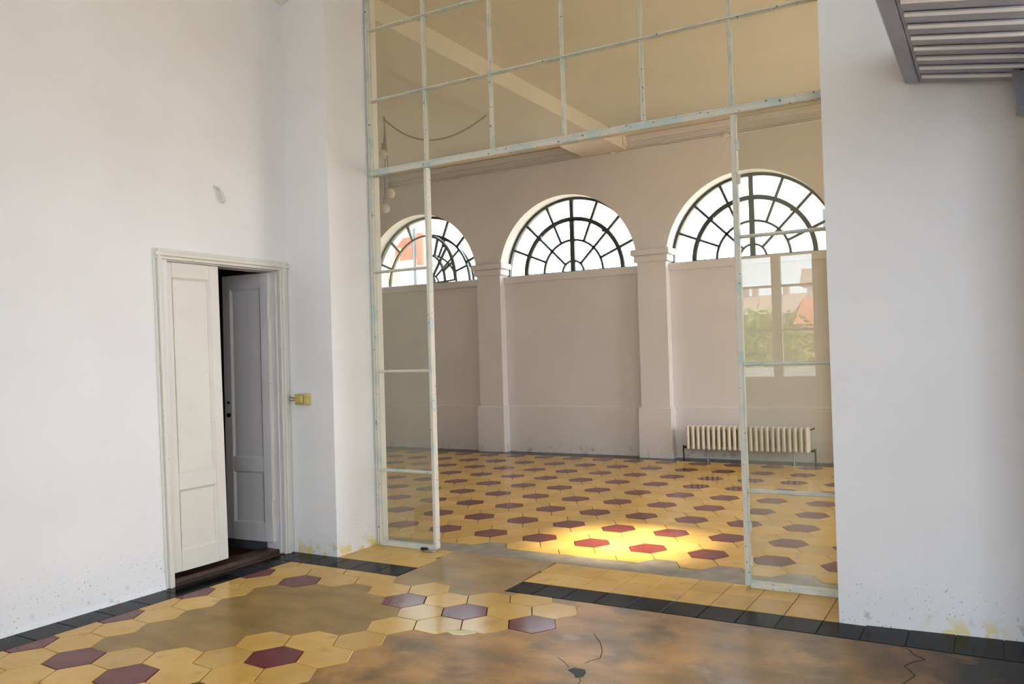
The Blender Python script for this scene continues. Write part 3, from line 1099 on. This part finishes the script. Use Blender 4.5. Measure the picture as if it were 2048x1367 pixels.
PANELS = [(0.205, 0.602), (0.702, 1.985)]
lf = leaf(DY0 + 0.010, DY0 + 0.010 + 0.452, 0.075, DH - 0.01, XL - 0.062, XL - 0.022, PANELS, M['door'], k=-0.018)
# open leaf: built along -y from its hinge, then turned into the dark room
HXX, HYX = XL - 0.075, DY1 - 0.016
LW = 0.455
lf2 = leaf(-LW, 0.0, 0.085, DH - 0.012, -0.02, 0.02, [(0.215, 0.602), (0.702, 1.975)], M['door_in'])
for o in [lf2] + list(lf2.children):
    for v_ in o.data.vertices:
        v_.co.x += XL
        v_.co.y += DYC
lf2.location = (HXX - XL, HYX - DYC, 0)
lf2.rotation_euler = (0, 0, math.radians(-86))
for z_ in (1.02, 1.115):
    kb = MB().tube([(0.019, -LW + 0.045, z_), (0.026, -LW + 0.045, z_)], 0.017 if z_ < 1.1 else 0.011, 12).build('keyhole_plate', M['black_metal'], lf2)
for z_ in (1.80, 0.33):
    MB().tube([(0.024, 0.006, z_ - 0.06), (0.024, 0.006, z_ + 0.06)], 0.010, 8).build('hinge', M['door'], lf2)
MB().box(-0.02, 0.02, 0.0004, 0.002, 0.085, DH - 0.012).build('hinge_edge', M['door'], lf2)

# ================================================================== FITTINGS
# yellowed junction box on the pier with two cable hooks
jb = tag(empty('junction_box', (-4.42, YW, 1.135)), 'yellowed square switch box on the white pier beside the door', 'switch')
MB().cbox(-0.064, 0.064, -0.045, 0.0, -0.039, 0.039, 0.005).build('housing', M['brass'], jb)
MB().cbox(-0.055, 0.018, -0.058, -0.044, -0.026, 0.024, 0.006).build('rocker', M['brass'], jb)
MB().box(0.026, 0.029, -0.0465, -0.044, -0.037, 0.037).build('seam', M['cable'], jb)
for dz in (-1, 1):
    MB().tube([(-0.062, -0.02, 0.004 * dz), (-0.10, -0.016, 0.008 * dz), (-0.150, -0.006, 0.014 * dz)], 0.0045, 6).build('cable', M['cable'], jb)
# cable stub on the left wall
cs = MB().tube([(XL - 0.02, -1.112, 2.620), (XL + 0.006, -1.106, 2.626), (XL + 0.022, -1.088, 2.612), (XL + 0.028, -1.066, 2.575), (XL + 0.027, -1.050, 2.515)], [0.008, 0.009, 0.010, 0.011, 0.012], 10).build('cable_stub', M['timber'], smooth=True)
tag(cs, 'short white cable stub poking out of the left wall above the door', 'cable')
# plaster boss in the corner above the door
pb = MB()
prof = [(0.0, 0.0), (0.07, 0.012), (0.14, 0.045), (0.19, 0.10), (0.21, 0.22), (0.21, 0.50)]
n_ = 20
P = []
for r, z in prof:
    for k in range(n_ + 1):
        a = -math.pi / 2 * (k / n_) * 1.0
        P.append((XL + 0.001 + r * math.cos(a), YW - 0.001 + r * math.sin(a), 4.095 + z))
Fc = []
for q in range(len(prof) - 1):
    for k in range(n_):
        i0 = q * (n_ + 1) + k
        Fc.append((i0, i0 + n_ + 1, i0 + n_ + 2, i0 + 1))
tag(pb.add(P, Fc).build('ceiling_corbel', M['plaster'], wl, True), 'rounded plaster corbel in the upper corner')

# pendant bulbs on a slack cable in the inner room
pl = tag(empty('pendant_light', (-6.30, 2.86, H2)), 'cluster of three bare globe bulbs on a slack cable', 'lamp')
pts = []
a, b_ = Vector((1.39, 0.14, -0.185)), Vector((0.02, 0.0, -0.03))
for k in range(25):
    t_ = k / 24
    p = a.lerp(b_, t_)
    p.z -= 0.36 * 4 * t_ * (1 - t_) * (0.75 + 0.25 * t_) * 0.85
    pts.append(tuple(p))
MB().tube(pts, 0.010, 6).build('cable', M['cable'], pl)
MB().tube([(0.02, 0, 0.0), (0.02, 0, -0.05)], 0.012, 6).build('ceiling_hook', M['cable'], pl)
for (dx, dz) in ((-0.005, -0.45), (0.085, -0.93), (0.0, -1.10)):
    MB().tube([(0.02, 0, -0.03), (0.02 + dx * 0.3, 0, dz * 0.5), (dx, 0, dz + 0.10)], 0.006, 6).build('cable', M['cable'], pl)
    MB().lathe((dx, 0, dz), [(0.012, 0.13), (0.021, 0.12), (0.021, 0.055), (0.017, 0.05)], 12).build('socket', M['cable'], pl)
    MB().lathe((dx, 0, dz), [(0.014, 0.056), (0.030, 0.048), (0.050, 0.022), (0.058, -0.006), (0.050, -0.036), (0.030, -0.056), (0.004, -0.063)], 18).build('bulb', M['bulb'], pl, True)

# radiator: 23 sections
rd = tag(empty('radiator', (-2.745, 5.45, 0.0)), 'cream cast iron column radiator under the right arched window', 'radiator')
pitch = 0.0668
mb = MB()
ht0, ht1 = 0.140, 0.452
prof = []
sec = MB()
sec.cbox(-0.0205, 0.0205, -0.078, 0.078, ht0, ht1, 0.013)
sec.cbox(-pitch / 2, pitch / 2, -0.030, 0.030, ht1 - 0.060, ht1 - 0.014, 0.010)
sec.cbox(-pitch / 2, pitch / 2, -0.030, 0.030, ht0 + 0.008, ht0 + 0.045, 0.010)
sec_me = sec.mesh('section', M['radiator'])
for k in range(23):
    link('section', sec_me, rd, ((k - 11) * pitch, 0, 0))
for xx in (-7.5 * pitch, 8.5 * pitch):
    MB().lathe((xx, 0, 0), [(0.022, 0.0), (0.022, 0.006), (0.008, 0.01), (0.008, 0.135), (0.016, 0.145)], 10).build('foot', M['steel'], rd)
for sgn in (-1, 1):
    xe = sgn * 11.5 * pitch
    MB().tube([(xe, 0, 0.165), (xe + sgn * 0.05, 0, 0.165)], 0.016, 8).build('valve', M['black_metal'], rd)
    MB().tube([(xe + sgn * 0.05, 0, 0.19), (xe + sgn * 0.05, 0, 0.0)], 0.010, 8).build('pipe', M['black_metal'], rd)
MB().tube([(11.5 * pitch, 0.0, 0.42), (11.5 * pitch + 0.03, -0.01, 0.425), (11.5 * pitch + 0.05, -0.02, 0.44)], 0.010, 8).build('bleed_valve', M['black_metal'], rd)

# board soffit of the small gallery at the upper right
gl_ = tag(empty('gallery_soffit', (-0.10, -0.40, 2.68)), 'grey lilac painted board underside of a small gallery, upper right', 'gallery')


def gp(name, mb, m, par=None):
    me = mb.mesh(name, m)
    for v_ in me.vertices:
        if name != 'bracket':       # the soffit drops towards the right
            v_.co.z -= 0.176 * (v_.co.x + 0.288)
        v_.co -= Vector((-0.10, -0.40, 2.68))
    return link(name, me, par or gl_)


gp('stringer', MB().cbox(-0.352, -0.286, -2.9, -0.447, 2.682, 2.86, 0.006), M['lavender'])
gp('stringer_bead', MB().cbox(-0.287, -0.268, -2.9, -0.448, 2.690, 2.735, 0.004), M['lavender'])
nb = 17
for k in range(nb):
    ya = -0.448 - 0.143 * k
    # lapped boards: the edge away from the wall hangs lower and carries a rounded nose, coloured pale as if catching light
    P = [(-0.27, ya - 0.112, 2.678), (-0.27, ya - 0.004, 2.690), (-0.27, ya - 0.004, 2.712), (-0.27, ya - 0.112, 2.700)]
    P += [(0.155, y_, z_) for (_, y_, z_) in P]
    bd = gp('board', MB().add(P, [(0, 1, 2, 3), (7, 6, 5, 4), (1, 0, 4, 5), (2, 1, 5, 6), (3, 2, 6, 7), (0, 3, 7, 4)]), M['lavender'])
    gp('board_nose', MB().tube([(-0.268, ya - 0.124, 2.684), (0.153, ya - 0.124, 2.684)], 0.010, 8), M['lavender_lit'], bd)
gp('gallery_floor', MB().box(-0.286, 0.158, -2.9, -0.448, 2.74, 2.80), M['lavender'])
gp('bracket', MB().prism_xz([(0.096, 2.63), (0.109, 2.450), (0.158, 2.446), (0.158, 2.60), (0.128, 2.604), (0.120, 2.63)], -0.66, -0.47), M['lavender'])

# ================================================================== OUTSIDE
gr = struct(MB().box(-60, 60, -60, 60, -3.3, -3.2).build('ground', M['ground']), 'pale paved ground outside the building', 'ground')


def house(name, label, x0, x1, y0, y1, z0, z1, wallm, wins, face, roof=None, chim=(), roofm='roof'):
    c_ = Vector(((x0 + x1) / 2, (y0 + y1) / 2, z0))
    t = tag(empty(name, c_), label, 'building')

    def hp(nm, mb, m, par=None):
        me = mb.mesh(nm, m)
        for v_ in me.vertices:
            v_.co -= c_
        return link(nm, me, par or t)
    hp('facade', MB().box(x0, x1, y0, y1, z0, z1), wallm)
    yf = y0 if face < 0 else y1
    for (a, b_, c2, d) in wins:
        f = hp('window', MB().box(a, b_, yf - 0.06, yf + 0.06, c2, d), M['timber'])
        hp('pane', MB().box(a + 0.07, b_ - 0.07, yf - 0.07, yf + 0.07, c2 + 0.07, d - 0.07), M['pane_dark'], f)
    if roof:
        ym = (y0 + y1) / 2
        P = [(x0 - 0.3, y0 - 0.3, z1), (x1 + 0.3, y0 - 0.3, z1), (x1 + 0.3, y1 + 0.3, z1), (x0 - 0.3, y1 + 0.3, z1), (x0 - 0.3, ym, z1 + roof), (x1 + 0.3, ym, z1 + roof)]
        hp('roof', MB().add(P, [(0, 1, 5, 4), (2, 3, 4, 5), (1, 2, 5), (3, 0, 4), (3, 2, 1, 0)]), M[roofm])
        for cx in chim:
            hp('chimney', MB().box(cx - 0.11, cx + 0.11, ym - 0.15, ym + 0.15, z1 + roof - 0.3, z1 + roof + 0.35), wallm)
    return t, hp


t, hp = house('apartment_house', 'pale house with red shutters and a balcony seen through the left fanlight', -22.0, -14.6, 16.0, 22.0, -3.2, 5.75, M['pale'], [], -1)
for (a, b_, c_, d) in ((-16.45, -15.78, 4.55, 5.25), (-15.62, -15.40, 4.35, 5.35)):
    hp('shutter', MB().box(a, b_, 15.9, 15.99, c_, d), M['brick_red'])
hp('drainpipe', MB().tube([(-15.70, 15.9, 2.0), (-15.70, 15.9, 5.6)], 0.05, 8), M['pane_dark'])
hp('balcony', MB().box(-17.4, -15.6, 15.0, 16.0, 3.55, 3.70), M['timber'])
for k in range(13):
    hp('baluster', MB().box(-17.4 + 0.145 * k, -17.36 + 0.145 * k, 15.02, 15.06, 3.70, 4.72), M['roof'])
hp('handrail', MB().box(-17.42, -15.58, 15.0, 15.08, 4.72, 4.80), M['roof'])
t, hp = house('ochre_house', 'ochre house with a window seen through the right fanlight', -3.95, 3.0, 17.0, 22.0, -3.2, 5.1, M['cream_wall'],
              [(-3.75, -3.1, 4.25, 4.95)], -1)
# town behind the rear windows, mirrored in the glass
WINS = [(-9.6 + 1.05 * k, -9.1 + 1.05 * k, 1.35, 2.2) for k in range(3)]
house('rose_house', 'rose coloured house with chimneys behind the rear window', -13.0, -7.0, -34.0, -28.0, -3.2, 2.75, M['rose'], WINS, 1, 0.95, (-9.9, -9.3, -8.9, -8.0, -7.6), 'dull_roof')
house('white_tower', 'narrow white tower between roofs behind the rear window', -7.9, -7.2, -38.0, -37.0, -3.2, 4.4, M['timber'], [(-7.7, -7.3, 3.4, 4.0)], 1, 0.9, (), 'dull_roof')
house('red_roofed_house', 'low house with a red roof behind the rear window', -6.3, -3.4, -31.0, -27.5, -3.2, 2.3, M['cream_wall'], [(-6.1, -5.7, 1.3, 2.0)], 1, 1.1)
pw = MB().box(-9, 6, -11.2, -11.0, -3.2, 1.05).build('terrace_parapet', M['timber'])
tag(pw, 'white terrace parapet outside the rear windows', 'parapet')


def tree(x, y, zb, h, r, label, seed):
    rr = random.Random(seed)
    t = tag(empty('tree', (x, y, zb)), label, 'tree', 'trees outside the rear windows')
    MB().tube([(0, 0, 0), (0.05, 0.03, h * 0.35), (0, 0, h * 0.7)], [0.14, 0.11, 0.05], 8).build('trunk', M['bark'], t)
    lm = MB()
    for k in range(1300):
        a, u = rr.uniform(0, 2 * PI), rr.uniform(-1, 1)
        q = r * rr.uniform(0.55, 1.0) * (1 + 0.25 * math.sin(3 * a) * math.cos(4 * u))
        s_ = math.sqrt(1 - u * u)
        p = Vector((q * s_ * math.cos(a), q * s_ * math.sin(a), h - r + q * u * 0.9))
        e1 = Vector((rr.uniform(-1, 1), rr.uniform(-1, 1), rr.uniform(-1, 1))).normalized()
        e2 = e1.orthogonal().normalized()
        l_ = rr.uniform(0.10, 0.20)
        lm.add([p + e1 * l_, p + e2 * l_ * 0.5, p - e1 * l_, p - e2 * l_ * 0.5], [(0, 1, 2, 3)])
    lm.build('crown', M['leaf'], t)['kind'] = 'stuff'


tree(-6.4, -22.0, -3.2, 6.0, 1.5, 'leafy green tree in front of the rose coloured house', 1)
tree(-3.6, -19.5, -3.2, 5.2, 1.3, 'leafy green tree in front of the red roofed house', 2)
tree(-9.6, -24.5, -3.2, 6.2, 1.6, 'taller green tree beside the rose coloured house', 3)
